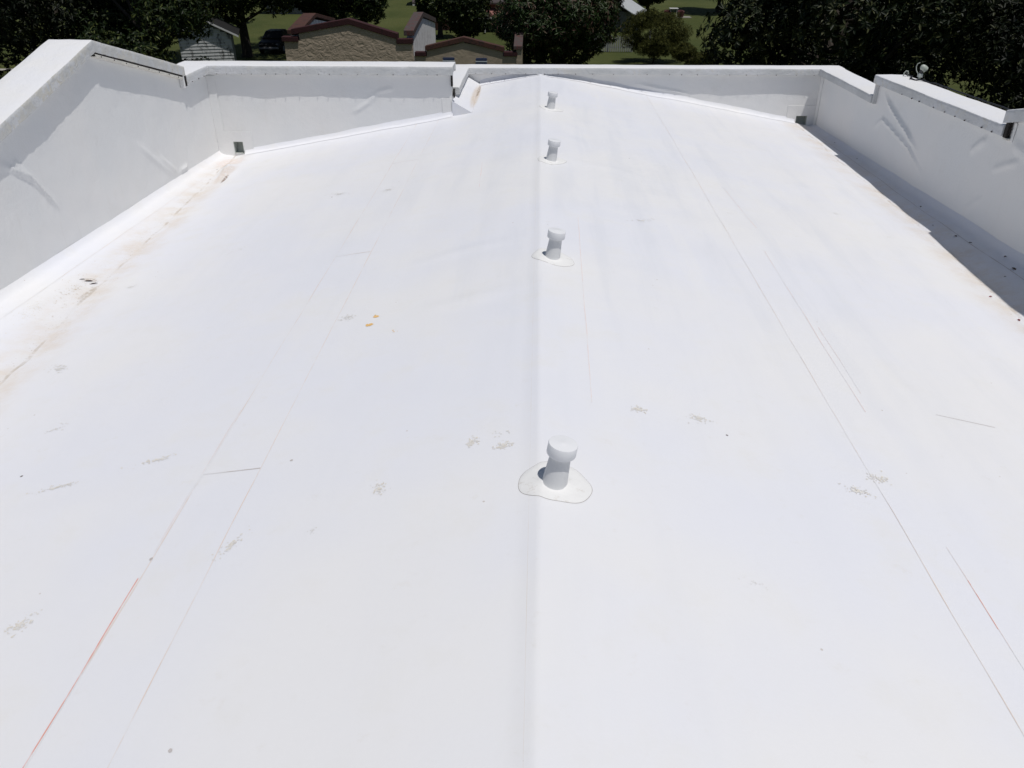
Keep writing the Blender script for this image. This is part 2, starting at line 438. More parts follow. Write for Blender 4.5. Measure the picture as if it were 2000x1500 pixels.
skin('parapet_wall', 'y', YF2, XJ, XR, [(XJ, -2.335), (XR, -2.325)], lambda s_: -3.2, -1, WG, XJ, HR)
skin('parapet_wall', 'x', XJ, YF1, YF2, [(YF1, -2.335), (YF2, -2.335)], lambda s_: -2.6, 1, [], YF1)
# wall cores and outer faces down to the lawn
core = MB()
def stepped(axis, pts, a, b, z0):
    m = MB(); m.prism([(p[0], p[1] + H) for p in pts] + [(pts[-1][0], z0), (pts[0][0], z0)], axis, a, b); return m
stepped('x', [(p[0], p[1] + .02) for p in TL], XL - .33, XL - .05, 0).build('outer_wall', 'stucco_outer', bld)
stepped('x', [(p[0], p[1] + .02) for p in TR], XR + .05, XR + .33, 0).build('outer_wall', 'stucco_outer', bld)
def core_y(xa, xb, yw, zt, hole):
    m = MB(); y0, y1 = yw + .05, yw + .33
    m.box(xa, hole[0] - .002, y0, y1, 0, zt + H); m.box(hole[1] + .002, xb, y0, y1, 0, zt + H)
    m.box(hole[0], hole[1], y0, y1, 0, hole[2] + H - .003); m.box(hole[0], hole[1], y0, y1, hole[3] + H + .003, zt + H)
    m.build('outer_wall', 'stucco_outer', bld)
core_y(XL - .05, XJ - .05, YF1, -1.97, HL); core_y(XJ - .05, XR + .05, YF2, -2.305, HR)
MB().box(XJ - .33, XJ - .05, YF1 + .331, YF2 + .33, 0, -2.315 + H).build('outer_wall', 'stucco_outer', bld)
MB().box(XL - .05, XR + .05, YN - .33, YN, 0, -1.9 + H).build('outer_wall', 'stucco_outer', bld)
# scuppers: sheet metal throat with a welded membrane patch round it
def scupper(hole, yw, pa):
    x0, x1, z0, z1 = hole; z0 += H; z1 += H; y0, y1 = yw - .012, yw + .34
    m = MB(); t_ = .004
    m.box(x0 - t_, x0, y0, y1, z0 - t_, z1 + t_); m.box(x1, x1 + t_, y0, y1, z0 - t_, z1 + t_)
    m.box(x0, x1, y0, y1, z0 - t_, z0); m.box(x0, x1, y0, y1, z1, z1 + t_)
    o = m.build('scupper', 'sheet_metal', bld); o['label'] = 'square metal drain opening at the foot of the far parapet'
    a, b, c, d = pa; f = MB(); c += H; d += H; yy0, yy1 = yw - .0095, yw - .003
    f.box(a, x0 - t_, yy0, yy1, c, d); f.box(x1 + t_, b, yy0, yy1, c, d); f.box(x0 - t_, x1 + t_, yy0, yy1, z1 + t_, d)
    f.build('flange_patch', 'wall_membrane', o, bevel=.003)
    MB().add([(x0, yw + .10, z0), (x1, yw + .10, z0), (x1, yw + .17, z1), (x0, yw + .17, z1)], [(0, 1, 2, 3)]).build('bounce_plate', 'sheet_metal', o)  # sloped plate added to catch roof light and brighten the opening
scupper(HL, YF1, (-4.86, -4.40, -3.25, -2.83)); scupper(HR, YF2, (4.38, 4.86, -3.25, -2.84))

# ---- copings
def coping(axis, path, inner, out, W, lip, mat, label=None, name='coping', zslope=0.0, caps=True, amp=1.0, screws=None):
    # path: (s, z of the top of the lip); inner: plane of the lip; out: +1/-1 towards the outside
    ss = []
    for (a, za), (b, zb) in zip(path, path[1:]):
        n = max(1, int(abs(b - a) / .05)); ss += [(lerp(a, b, k / n), lerp(za, zb, k / n)) for k in range(n)]
    ss.append(path[-1])
    sec = [(.05, -lip), (0, -lip), (0, -lip * .66), (0, -lip * .33), (0, -.014), (.006, -.004), (.018, 0), (W * .25, 0), (W * .5, .003), (W * .75, 0), (W - .018, 0),
           (W - .004, -.006), (W, -.02), (W, -lip), (W - .05, -lip), (W - .05, -lip + .03), (.05, -lip + .03)]
    rows_ = []
    for s_, z in ss:
        r = []
        for d, dz in sec:
            q = inner + out * d; zz = z + dz + zslope * d
            base = (q, s_) if axis == 'x' else (s_, q)
            k1 = n3(base[0] * 2.1, base[1] * 2.1, zz * 2) * .0055 * amp + n3(base[0] * 9, base[1] * 9, zz * 9) * .0022 * amp
            k2 = n3(base[0] * 1.6 + 20, base[1] * 1.6, zz * 3) * .005 * amp + n3(base[0] * 8 + 7, base[1] * 8, zz * 8) * .002 * amp
            if dz < -.5 * lip: k2 += .0035 * n3(base[0] * 22, base[1] * 22, 3) * amp; k1 += .003 * n3(base[0] * 15, base[1] * 15, 9) * amp
            q += out * k1; zz += k2
            r.append((q, s_, zz + H) if axis == 'x' else (s_, q, zz + H))
        r.append(r[0]); rows_.append(r)
    m = MB().grid(rows_)
    n = len(sec)
    if caps:
        for r in (rows_[0], rows_[-1]): m.add(r[:n], [tuple(range(n))])
    o = m.build(name, mat, bld, smooth=True)
    o.data.polygons.foreach_set('use_smooth', [len(p.vertices) == 4 for p in o.data.polygons])
    if label: o['label'] = label
    if screws:
        sm = MB()
        for (s_, z) in screws:
            q = inner + out * .002 - out * .008
            c = (q, s_, z + H) if axis == 'x' else (s_, q, z + H)
            rr_ = .005 + R.random() * .004
            mt = Matrix.Rotation(math.pi / 2, 3, 'Y' if axis == 'x' else 'X')
            sm.lathe([(rr_, -.008), (rr_, .004), (rr_ * .5, .008)], c, mt, 6)
        so = sm.build('fastener_heads', 'screw', o); so['kind'] = 'stuff'
    return o
def rnd_screws(a, b, f, step=.2):
    out = []; s_ = a
    while s_ < b:
        out.append((s_, f(s_) + .004)); s_ += step * R.uniform(.7, 1.5)
    return out
LI = XL + .072; RI = XR - .07; F1I = YF1 - .07; F2I = YF2 - .07; JI = XJ + .068; LIP = .122
coping('x', [(6.86, -1.72), (9.265, -1.145), (11.52, -1.755)], LI, -1, .50, .128, 'coping_paint_chipped', 'gable-shaped white coping with chipped paint over the left parapet')
coping('x', [(YN, -1.87), (6.855, -1.87)], LI, -1, .50, LIP, 'coping_paint')
coping('x', [(11.545, -1.872), (F1I, -1.868)], LI, -1, .50, LIP, 'coping_paint', screws=rnd_screws(11.7, 12.3, lambda s_: -1.99, .25))
coping('y', [(LI - .50, -1.868), (-1.262, -1.865)], F1I, 1, .46, LIP, 'coping_paint', screws=rnd_screws(-4.75, -1.3, lambda s_: -1.987))
coping('x', [(F1I + .462, -2.232), (F2I, -2.232)], JI, -1, .40, .105, 'coping_paint')
coping('y', [(JI - .40, -2.232), (RI + .42, -2.222)], F2I, 1, .36, .107, 'coping_paint', screws=rnd_screws(-1.1, 4.8, lambda s_: -2.335, .26))
coping('x', [(12.21, -2.205), (F2I, -2.222)], RI, 1, .42, .108, 'coping_paint')
coping('x', [(8.62, -1.843), (12.24, -1.932)], RI, 1, .44, .112, 'coping_paint', screws=rnd_screws(8.8, 11.2, lambda s_: interp(s_, TR) - .005, .3))
coping('x', [(YN, -1.72), (4.2, -1.72), (6.5, -1.155), (8.655, -1.70)], RI, 1, .46, .13, 'coping_paint', 'gable-shaped white coping at the near end of the right parapet')
coping('y', [(XL - .4, -1.88), (XR + .4, -1.88)], YN + .07, -1, .48, .12, 'coping_paint')
# shade in the open joints, painted as dark solid pieces, and metal termination bars
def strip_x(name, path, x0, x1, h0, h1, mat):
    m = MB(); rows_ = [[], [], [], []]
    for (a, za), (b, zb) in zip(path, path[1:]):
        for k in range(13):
            s_ = lerp(a, b, k / 12); z = lerp(za, zb, k / 12) + H; j = .006 * n3(s_ * 4, z * 4, h0) if mat == 'gap_shade' else .002 * n3(s_ * 5, z)
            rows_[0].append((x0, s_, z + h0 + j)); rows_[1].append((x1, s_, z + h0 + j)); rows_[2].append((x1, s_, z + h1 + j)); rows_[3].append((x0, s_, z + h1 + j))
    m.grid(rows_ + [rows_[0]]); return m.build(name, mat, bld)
gp = [(9.26, -1.272), (11.44, -1.868)]
strip_x('joint_shade', gp, XL + .01, LI - .012, -.013, .004, 'gap_shade')
strip_x('termination_bar', [(9.25, -1.275), (11.43, -1.872)], XL + .005, LI - .002, -.040, -.0135, 'trim_bar')
sm = MB()
for k in range(8):
    t_ = .05 + k / 8.0; s_ = lerp(9.26, 11.44, t_); z = lerp(-1.275, -1.872, t_) - .03
    sm.lathe([(.007, -.008), (.007, .004), (.004, .008)], (LI, s_, z + H), Matrix.Rotation(math.pi / 2, 3, 'Y'), 6)
so = sm.build('fastener_heads', 'screw', bld); so['kind'] = 'stuff'
MB().box(XL + .01, LI - .010, 11.466, 11.545, -2.015 + H, -1.872 + H).build('joint_shade', 'gap_shade', bld)
MB().box(XL + .004, LI - .002, 11.440, 11.463, -2.03 + H, -1.86 + H).build('termination_bar', 'wall_membrane', bld, bevel=.004)
MB().box(RI + .016, XR - .012, 8.562, 8.615, -1.962 + H, -1.812 + H).build('joint_shade', 'gap_shade', bld)
MB().box(XR - .014, XR - .004, 8.492, 8.532, -1.99 + H, -1.80 + H).build('termination_bar', 'wall_membrane', bld, bevel=.004)
MB().box(RI + .02, XR - .004, 8.534, 8.615, -1.982 + H, -1.962 + H).build('termination_bar', 'trim_bar', bld, bevel=.004)
MB().box(XR - .055, XR + .02, 12.165, 12.205, -2.32 + H, -2.04 + H).build('end_flashing', 'coping_paint', bld, bevel=.006)
MB().box(-1.300, -1.276, YF1 - .028, YF1 + .06, -2.15 + H, -1.985 + H).build('joint_shade', 'gap_shade', bld)
MB().box(-1.272, -1.248, YF1 - .020, YF1 + .05, -2.31 + H, -2.19 + H).build('joint_shade', 'gap_shade', bld)
MB().box(LI - .006, LI + .001, F1I - .018, F1I - .006, -1.935 + H, -1.89 + H).build('joint_shade', 'gap_shade', bld)
# patched corner flashings
def patch(x0, x1, y0, y1, z0, z1): MB().box(x0, x1, y0, y1, z0 + H, z1 + H).build('corner_flashing', 'wall_membrane', bld, bevel=.004)
patch(XL, XL + .13, YF1 - .010, YF1 - .004, -3.2, -2.02); patch(XJ - .16, XJ - .012, YF1 - .0085, YF1 - .002, -2.7, -2.32)
patch(XR - .012, XR - .002, YF2 - .15, YF2, -3.2, -2.35)

# ------------------------------------------------------------------ seams, chalk lines and scuffs lying on the membrane
def linemat(name, c, lo, hi, sc=1.6):
    t = NT(name); t.color(t.mix(t.ramp(t.noise(t.pos(), sc, 4, .75), lo, hi), (.755, .76, .78), c)); t.rough(.8); t.spec(.2); M[name] = t.m
linemat('seam_dirt', (.73, .62, .55), .34, .68); linemat('seam_faint', (.73, .61, .54), .36, .66); linemat('seam_dark', (.50, .46, .44), .25, .55)
linemat('chalk_red', (.74, .34, .28), .25, .5, 2.4); linemat('chalk_pink', (.77, .67, .65), .38, .6, 2.4)
simple('scuff_dirt', (.62, .55, .46), .9, .2, 20); simple('scuff_pale', (.71, .67, .60), .9, .06, 20); simple('scuff_faint', (.71, .695, .67), .9, .03, 20); simple('orange_stain', (.78, .50, .20), .8, .2, 20)
def rline(name, pts, wd, mat, cover=1.0, seed=0, step=.09):
    rg = random.Random(seed); m = MB(); on = True; run = 0
    L = []
    for (a, b) in zip(pts, pts[1:]):
        n = max(1, int(math.dist(a, b) / step)); L += [(lerp(a[0], b[0], k / n), lerp(a[1], b[1], k / n)) for k in range(n)]
    L.append(pts[-1])
    for k in range(len(L) - 1):
        if run <= 0: on = True; run = rg.randint(1, 6)
        run -= 1
        if not on: continue
        p, q = Vector(L[k]), Vector(L[k + 1]); d = (q - p).normalized(); nn = Vector((-d.y, d.x))
        j0 = n3(p.x * 1.7, p.y * 1.7, seed) * .006; j1 = n3(q.x * 1.7, q.y * 1.7, seed) * .006
        w0 = wd * .5 * (.75 + .5 * abs(n3(p.x * 3, p.y * 3, seed + 2))); w1 = wd * .5 * (.75 + .5 * abs(n3(q.x * 3, q.y * 3, seed + 2)))
        c = [p + nn * (j0 - w0), q + nn * (j1 - w1), q + nn * (j1 + w1), p + nn * (j0 + w0)]
        m.add([(v.x, v.y, roof_z(v.x, v.y) + .0014) for v in c], [(0, 1, 2, 3)])
    if m.f: return m.build(name, mat, bld)
rline('seam_line', [(1.868, -3.5), (1.868, 14.6)], .0055, 'seam_dirt', .92, 1); rline('seam_line', [(-1.832, -3.5), (-1.832, 12.3)], .005, 'seam_faint', .7, 2)
rline('seam_line', [(-1.496, -3.5), (-1.496, 12.3)], .005, 'seam_faint', .8, 3)
rline('seam_line', [(-4.70, 4.5), (-4.70, 11.6)], .006, 'seam_dirt', .97, 4); rline('seam_line', [(4.69, 6.0), (4.69, 14.2)], .007, 'seam_dark', .97, 5)
for y0, sl in ((3.525, -.02), (6.83, -.02), (10.04, -.03)): rline('lap_line', [(-1.832, y0), (-1.496, y0 - .01)], .009, 'seam_dark' if y0 < 5 else 'seam_dirt', 1, 6)
rline('chalk_line', [(-1.842, .9), (-1.842, 2.72)], .006, 'chalk_red', .85, 7); rline('chalk_line', [(-1.842, 2.9), (-1.842, 4.2)], .005, 'chalk_pink', .6, 8)
rline('chalk_line', [(2.055, 2.2), (2.055, 3.08)], .005, 'chalk_pink', .8, 9); rline('chalk_line', [(2.052, 2.55), (2.052, 2.85)], .004, 'chalk_red', 1, 10)
rline('chalk_line', [(2.10, 4.35), (2.15, 7.2)], .006, 'chalk_pink', .75, 11); rline('chalk_line', [(2.16, 4.6), (2.18, 5.6)], .005, 'chalk_pink', .6, 12)
rline('chalk_line', [(2.24, 7.9), (2.16, 9.3)], .009, 'chalk_pink', .8, 13); rline('chalk_line', [(.33, 3.9), (.38, 7.2)], .006, 'chalk_pink', .45, 14)
rline('chalk_line', [(-.61, 8.3), (-.65, 9.4)], .009, 'chalk_pink', .8, 15)
rline('scratch', [(2.62, 4.48), (3.0, 4.44)], .004, 'seam_dark', 1, 16)
def scuff(cx, cy_, rx, ry, n, sz, mat, seed, rot=0.0):
    rg = random.Random(seed); m = MB()
    for _ in range(n):
        a = rg.uniform(0, 6.28); q = abs(rg.gauss(0, .5)); u = rx * q * math.cos(a); v = ry * q * math.sin(a)
        px = cx + u * math.cos(rot) - v * math.sin(rot); py = cy_ + u * math.sin(rot) + v * math.cos(rot)
        r = sz * rg.uniform(.4, 1.3); k = 6; ph = rg.uniform(0, 6); el = rg.uniform(.4, 1)
        P = []
        for i_ in range(k):
            t = 6.283 * i_ / k; rr_ = r * rg.uniform(.6, 1.2); x_ = rr_ * math.cos(t); y_ = rr_ * el * math.sin(t)
            x2 = px + x_ * math.cos(ph) - y_ * math.sin(ph); y2 = py + x_ * math.sin(ph) + y_ * math.cos(ph); P.append((x2, y2, roof_z(x2, y2) + .0018 + .0001 * (_ % 7)))
        m.add(P, [tuple(range(k))])
    o = m.build('scuff', mat, bld); o['kind'] = 'stuff'
for i, a in enumerate(((-.77, 3.18, .055, .06), (-.33, 3.5, .04, .05), (-.15, 3.43, .05, .04), (.6, 3.91, .06, .04), (.95, 3.92, .08, .045), (1.9, 3.6, .08, .05), (1.74, 3.44, .09, .04),
              (-1.44, 2.88, .04, .1), (-2.31, 2.5, .06, .1), (-2.2, 3.75, .14, .03), (-2.75, 3.6, .14, .03))):
    rt_ = [0, 0, 0, 0, 0, 0, -.4, -.5, -.7, .2, .2][i]
    scuff(*a, 40, .008, 'scuff_faint', 150 + i, rt_); scuff(*a, 40, .006, 'scuff_pale', 100 + i, rt_); scuff(*a, 10, .0035, 'scuff_dirt', 200 + i, rt_)
rs = random.Random(5)
for i in range(15):
    x_ = rs.uniform(-3.9, 4.0); y_ = rs.uniform(1.6, 9.5); q_ = rs.uniform(.5, 1.6)
    scuff(x_, y_, .09 * q_ * rs.uniform(.4, 1.6), .05 * q_, int(rs.uniform(14, 60)), .006 * q_, 'scuff_faint', 500 + i, rs.uniform(-.8, .8))
scuff(-1.185, 5.34, .02, .035, 16, .018, 'orange_stain', 300); scuff(-1.20, 5.21, .04, .015, 18, .018, 'orange_stain', 301); scuff(-1.0, 5.03, .05, .03, 5, .006, 'orange_stain', 302)
for i, (x_, y_) in enumerate(((-1.28, 1.77), (-1.835, 2.85), (-1.33, 3.55))): scuff(x_, y_, .004, .004, 5, .009, 'seam_dark', 310 + i)
# grit washed along the left gutter
scuff(-4.45, 7.0, .18, .55, 160, .006, 'scuff_dirt', 320, .12); scuff(-4.55, 6.5, .2, .5, 120, .006, 'scuff_pale', 321); scuff(-4.5, 11.3, .1, .4, 90, .008, 'scuff_pale', 322, .1)

# ------------------------------------------------------------------ vent pipes along the ridge
PIPE_Y = [(.105, 3.085, 'nearest'), (.13, 6.06, 'second'), (.15, 9.06, 'third'), (.17, 11.92, 'farthest')]
lbl = ['capped white vent pipe nearest the viewer, largest of the ridge row', 'capped white vent pipe second from the viewer along the ridge',
       'capped white vent pipe third from the viewer along the ridge', 'smallest capped white vent pipe, farthest along the ridge by the parapet']
for i, (x, y, _) in enumerate(PIPE_Y):
    z = roof_z(x, y)
    root = thing('vent_pipe', (x, y, z), lbl[i], 'vent pipe', 'capped vent pipes along the roof ridge')
    tilt = math.radians([9, 8, 8.5, 8][i]); back = math.radians([-1, 0, 1, 0][i])
    mt = (Matrix.Rotation(tilt, 3, 'Y') @ Matrix.Rotation(back, 3, 'X'))
    MB().lathe([(.074, -.03), (.066, .004), (.0625, .012), (.060, .03), (.0495, .17), (.0485, .20)], (x, y, z), mt, 32).build('pipe', 'boot', root, smooth=True)
    MB().lathe([(.050, .172), (.0685, .172), (.0705, .176), (.0705, .226), (.0685, .2305), (.058, .2325), (.02, .231), (.012, .2335), (.004, .234)], (x, y, z), mt, 40).build('cap', 'pvc', root, smooth=True)
    rd = random.Random(40 + i)
    def blob(rs, dz0, name, mat, par):
        m = MB(); n = 56; rings = []
        ph = [rd2.uniform(0, 6.28) for _ in range(4)]
        for f in (.30, .42, .6, .8, .94, 1.0):
            r = []
            for k in range(n):
                t = 2 * math.pi * k / n
                rad = (.165 + .012 * math.sin(2 * t + ph[0]) + .007 * math.sin(3 * t + ph[1]) + .003 * math.sin(7 * t + ph[2])) * rs
                px, py = x + .005 + rad * f * math.cos(t), y + .01 + rad * f * math.sin(t) * .98
                up = .016 * max(0, (.55 - f) / .25) ** 2
                r.append((px, py, roof_z(px, py) + (dz0 if f < .99 else dz0 * .3) + up))
            r.append(r[0]); rings.append(r)
        return m.grid(rings).build(name, mat, par, smooth=True)
    rd2 = random.Random(60 + i); fl = blob(1.0, .0055, 'flange', 'flange_sheet', root)
    rd2 = random.Random(60 + i); se = blob(1.014, .003, 'sealant_edge', 'sealant', fl)

# ------------------------------------------------------------------ floodlight, bracket and cable on the right parapet
fx, fy, fz = RI + .40, 11.72, -1.925 + H
fl = thing('floodlight', (fx, fy, fz), 'white bell-shaped floodlight with curved conduit on the right parapet coping', 'floodlight')
MB().lathe([(.022, -.01), (.020, .02), (.016, .03), (.016, .05)], (fx, fy, fz), None, 12).build('mount', 'flood_paint', fl, smooth=True)
MB().box(fx - .028, fx + .028, fy - .028, fy + .028, fz + .045, fz + .095).build('junction_box', 'sheet_metal', fl, bevel=.005)
MB().lathe([(.022, .0), (.026, .012), (.026, .045)], (fx + .004, fy, fz + .095), Matrix.Rotation(math.radians(8), 3, 'Y'), 16).build('lamp_socket', 'flood_dark', fl, smooth=True)
mt = Matrix.Rotation(math.radians(8), 3, 'X') @ Matrix.Rotation(math.radians(-50), 3, 'Y')
MB().lathe([(.056, 0), (.064, -.004), (.066, .004), (.064, .04), (.056, .08), (.042, .108), (.02, .122), (.004, .124)], (fx + .05, fy, fz + .142), mt @ Matrix.Scale(.68, 3), 28).build('lamp_shade', 'flood_paint', fl, smooth=True)
MB().tube([(fx - .028, fy, fz + .085), (fx - .06, fy + .01, fz + .13), (fx - .072, fy + .015, fz + .18), (fx - .062, fy + .015, fz + .215), (fx - .035, fy + .01, fz + .23)], .006, 8).build('conduit', 'flood_paint', fl, smooth=True)
bk = thing('cable_bracket', (RI + .36, 12.08, -1.92 + H), 'small looped metal cable bracket on the coping beside the floodlight', 'bracket')
bx, by, bz = RI + .36, 12.08, -1.925 + H
MB().tube([(bx - .03, by, bz - .01), (bx - .028, by, bz + .04), (bx - .008, by, bz + .07), (bx + .02, by, bz + .065), (bx + .03, by, bz + .035), (bx + .028, by, bz - .01)], .009, 8).build('loop', 'flood_paint', bk, smooth=True)
MB().tube([(bx + .0, by - .02, bz + .04), (bx + .02, by + .02, bz + .05), (bx + .02, by + .01, bz + .01)], .011, 8).build('clamp', 'flood_dark', bk, smooth=True)
cp = [(bx + .03, by, bz + .02), (bx + .05, 11.98, bz + .01), (fx - .04, 11.86, fz + .035), (fx - .09, 11.80, fz + .02), (fx - .06, 11.70, fz + .012), (fx, 11.63, fz + .03), (fx + .05, 11.5, fz + .01)]
for k in range(24): cp.append((RI + .462 + .01 * n3(k * .5, 3), 11.4 - k * .13, interp(11.4 - k * .13, [(8.6, -1.843), (12.2, -1.932)]) + H + .012 + .012 * n3(k * .9, 1)))
c_ = MB().tube(cp, .010, 6).build('power_cable', 'cable_rubber', None, smooth=True)
tag(c_, 'thin black power cable along the outer edge of the right parapet', 'cable')

# ------------------------------------------------------------------ fallen leaves and scraps
def leafobj(x, y, L, ang, mat, wf=1.0):
    m = MB(); ca, sa = math.cos(ang), math.sin(ang); z = roof_z(x, y) + .004
    P = [(-.5, 0, 0), (-.2, .22, .08), (.2, .2, .1), (.5, 0, .02), (.2, -.2, .12), (-.2, -.22, .1), (0, 0, .0)]
    vs_ = [(px * L * ca - py * wf * L * sa, px * L * sa + py * wf * L * ca, pz * L) for px, py, pz in P]
    m.add(vs_, [(0, 6, 1), (1, 6, 2), (2, 6, 3), (3, 6, 4), (4, 6, 5), (5, 6, 0)])
    o = m.build('fallen_leaf', mat, None, local=True); o.location = (x, y, z); return o
for (x, y, L) in ((4.72, 9.75, .045), (4.60, 9.1, .03), (4.66, 8.66, .05), (4.70, 8.4, .045), (4.79, 7.86, .05), (4.72, 7.55, .07), (4.6, 7.45, .03), (4.80, 13.3, .03), (4.78, 12.2, .03)):
    tag(leafobj(x, y, L, R.uniform(0, 6.28), 'leaf_dry'), 'small dark dry leaf lying in the shaded right gutter', 'leaf', 'dry leaves in the right gutter')
tag(leafobj(4.30, 7.08, .045, .4, 'red_leaf'), 'reddish dry leaf on the sunlit right slope beside the gutter shadow', 'leaf')
tag(leafobj(4.31, 6.58, .045, 1.4, 'red_leaf'), 'reddish dry leaf at the right edge of the picture below the gutter', 'leaf')
for (x, y, L) in ((-4.43, 7.21, .10), (-4.36, 7.17, .08), (-4.50, 7.23, .06)):
    tag(leafobj(x, y, L, R.uniform(-.5, .5), 'leaf_dry', .35), 'small twiggy brown leaf in the dirt of the left gutter', 'leaf', 'leaf litter in the left gutter')

# ------------------------------------------------------------------ neighbouring buildings
def stuccomat(name, c, sc=3.2, st=1.0):
    t = NT(name); p = t.pos()
    f = t.noise(t.vmath('MULTIPLY', p, (1, 1, 1.25)), sc, 4, .55, .9)
    cc = t.mix(t.ramp(t.noise(p, .7, 4), .3, .7), tuple(x * .88 for x in c), tuple(x * 1.08 for x in c))
    cc = t.mix(t.ramp(f, .55, .75, 0, .35), cc, tuple(x * .86 for x in c))
    t.color(cc); t.rough(.85); t.spec(.2); t.bump(f, st, .12); M[name] = t.m
stuccomat('tan_stucco', (.425, .35, .268), 3.4, .55); stuccomat('tan_stucco_smooth', (.35, .29, .215), 2.0, .25)
def weathered(name, c, d):
    t = NT(name); p = t.pos()
    f = t.noise(t.vmath('MULTIPLY', p, (1, 1, .5)), 3.5, 6, .75, .5)
    t.color(t.mix(t.ramp(f, .48, .64), c, d)); t.rough(.8); t.spec(.2); t.bump(t.noise(p, 14, 5, .7), .5, .03); M[name] = t.m
weathered('white_plaster', (.74, .73, .71), (.50, .48, .46))
weathered('red_coping', (.046, .017, .019), (.031, .015, .016)); weathered('rust_coping', (.075, .036, .028), (.042, .027, .025)); weathered('grey_coping', (.075, .060, .058), (.095, .042, .038))
weathered('peeling_boards', (.46, .47, .47), (.12, .12, .12)); weathered('dark_boards', (.20, .21, .22), (.10, .10, .10))
simple('deck_tar', (.07, .07, .075), .9, .2, 1)
simple('shed_roof', (.020, .020, .020), .95, .25, 2, spec=.1); simple('trim_white', (.55, .55, .54), .6, .1, 3)
simple('awning_blue', (.030, .045, .10), .6, .1, 3); simple('awning_white', (.50, .54, .58), .6, .1, 3)

def gable_cap(parent, axis, pts, a, b, h, mat):
    # thick coping following a bent line; pts are (s, z of its top)
    m = MB(); m.prism([(s_, z) for s_, z in pts] + [(s_, z - h) for s_, z in pts[::-1]], axis, a, b)
    return m.build('coping', mat, parent, bevel=.015)
FY = 45.0
b1 = thing('stucco_building', (-9.9, 50, 0), 'rough tan stucco building with gabled dark red parapet coping', 'building')
gp1 = [(-12.62, 3.28), (-9.94, 3.74), (-7.52, 3.10)]
MB().prism([(-13.45, 0), (-13.45, 2.95), (-12.62, 2.95)] + gp1 + [(-7.52, 2.86), (-6.68, 2.86), (-6.68, 0)], 'y', FY, FY + .3).build('front_wall', 'tan_stucco', b1)
gable_cap(b1, 'y', [(-13.0, 3.50), (-9.94, 4.01), (-7.42, 3.30)], FY - .07, FY + .42, .28, 'red_coping')
gable_cap(b1, 'y', [(-13.55, 3.13), (-12.68, 3.12)], FY - .08, FY + .40, .24, 'red_coping')
gable_cap(b1, 'y', [(-7.50, 3.04), (-6.655, 3.05)], FY - .08, FY + .40, .24, 'red_coping')
MB().prism([(FY + .301, 0), (FY + .301, 3.0), (49.3, 3.62), (55.3, 2.75), (55.3, 0)], 'x', -7.05, -6.68).build('side_wall', 'white_plaster', b1)
gable_cap(b1, 'x', [(FY + .25, 3.42), (FY + .7, 3.5), (49.4, 3.92), (55.3, 3.02)], -7.14, -6.60, .26, 'grey_coping')
MB().prism([(FY + .301, 0), (FY + .301, 3.1), (49.0, 3.55), (53.5, 2.9), (53.5, 0)], 'x', -13.2, -12.72).build('side_wall', 'white_plaster', b1)
gable_cap(b1, 'x', [(FY + .43, 3.40), (49.0, 3.88), (53.5, 3.16)], -13.35, -12.62, .20, 'rust_coping')
MB().add([(-12.7, FY + .3, 2.2), (-7.06, FY + .3, 2.2), (-7.06, 55, 1.4), (-12.7, 55, 1.4)], [(0, 1, 2, 3)]).build('roof', 'deck_tar', b1)
MB().box(-13.2, -6.7, 55.31, 55.5, 0, 1.45).build('back_wall', 'white_plaster', b1)

b2 = thing('low_stucco_building', (-3.8, 50, 0), 'lower smooth tan building with brown gabled coping and two blue striped awnings', 'building')
gp2 = [(-5.94, 2.48), (-3.98, 2.86), (-1.93, 2.48)]
MB().prism([(-6.62, 0), (-6.62, 2.2), (-5.94, 2.2)] + gp2 + [(-1.93, 2.2), (-1.22, 2.2), (-1.22, 0)], 'y', FY + .05, FY + .35).build('front_wall', 'tan_stucco_smooth', b2)
gable_cap(b2, 'y', [(-6.02, 2.69), (-3.98, 3.15), (-1.86, 2.66)], FY - .03, FY + .42, .24, 'rust_coping')
gable_cap(b2, 'y', [(-6.58, 2.40), (-5.98, 2.40)], FY - .03, FY + .42, .2, 'red_coping')
gable_cap(b2, 'y', [(-1.89, 2.42), (-1.16, 2.42)], FY - .03, FY + .42, .2, 'red_coping')
MB().prism([(FY + .0, 0), (FY + .0, 2.55), (49.2, 3.15), (54, 2.5), (54, 0)], 'x', -1.215, -.93).build('side_wall', 'tan_stucco_smooth', b2)
gable_cap(b2, 'x', [(FY - .06, 2.72), (49.2, 3.36), (54, 2.72)], -1.36, -.90, .18, 'grey_coping')
MB().add([(-6.6, FY + .36, 1.9), (-1.25, FY + .36, 1.9), (-1.25, 54, 1.3), (-6.6, 54, 1.3)], [(0, 1, 2, 3)]).build('roof', 'deck_tar', b2)
for x0, x1, zt in ((-5.08, -4.5, 2.14), (-3.34, -2.78, 2.12)):
    wn_ = MB().box(x0, x1, FY - .01, FY + .06, .9, zt).build('window', 'awning_blue', b2)
    for k in range(10):
        zz = zt - .03 - k * .11
        MB().box(x0 - .03, x1 + .03, FY - .09 - k * .012, FY - .05 - k * .012, zz - .045, zz).build('awning_slat', 'awning_white' if k % 2 else 'awning_blue', wn_)

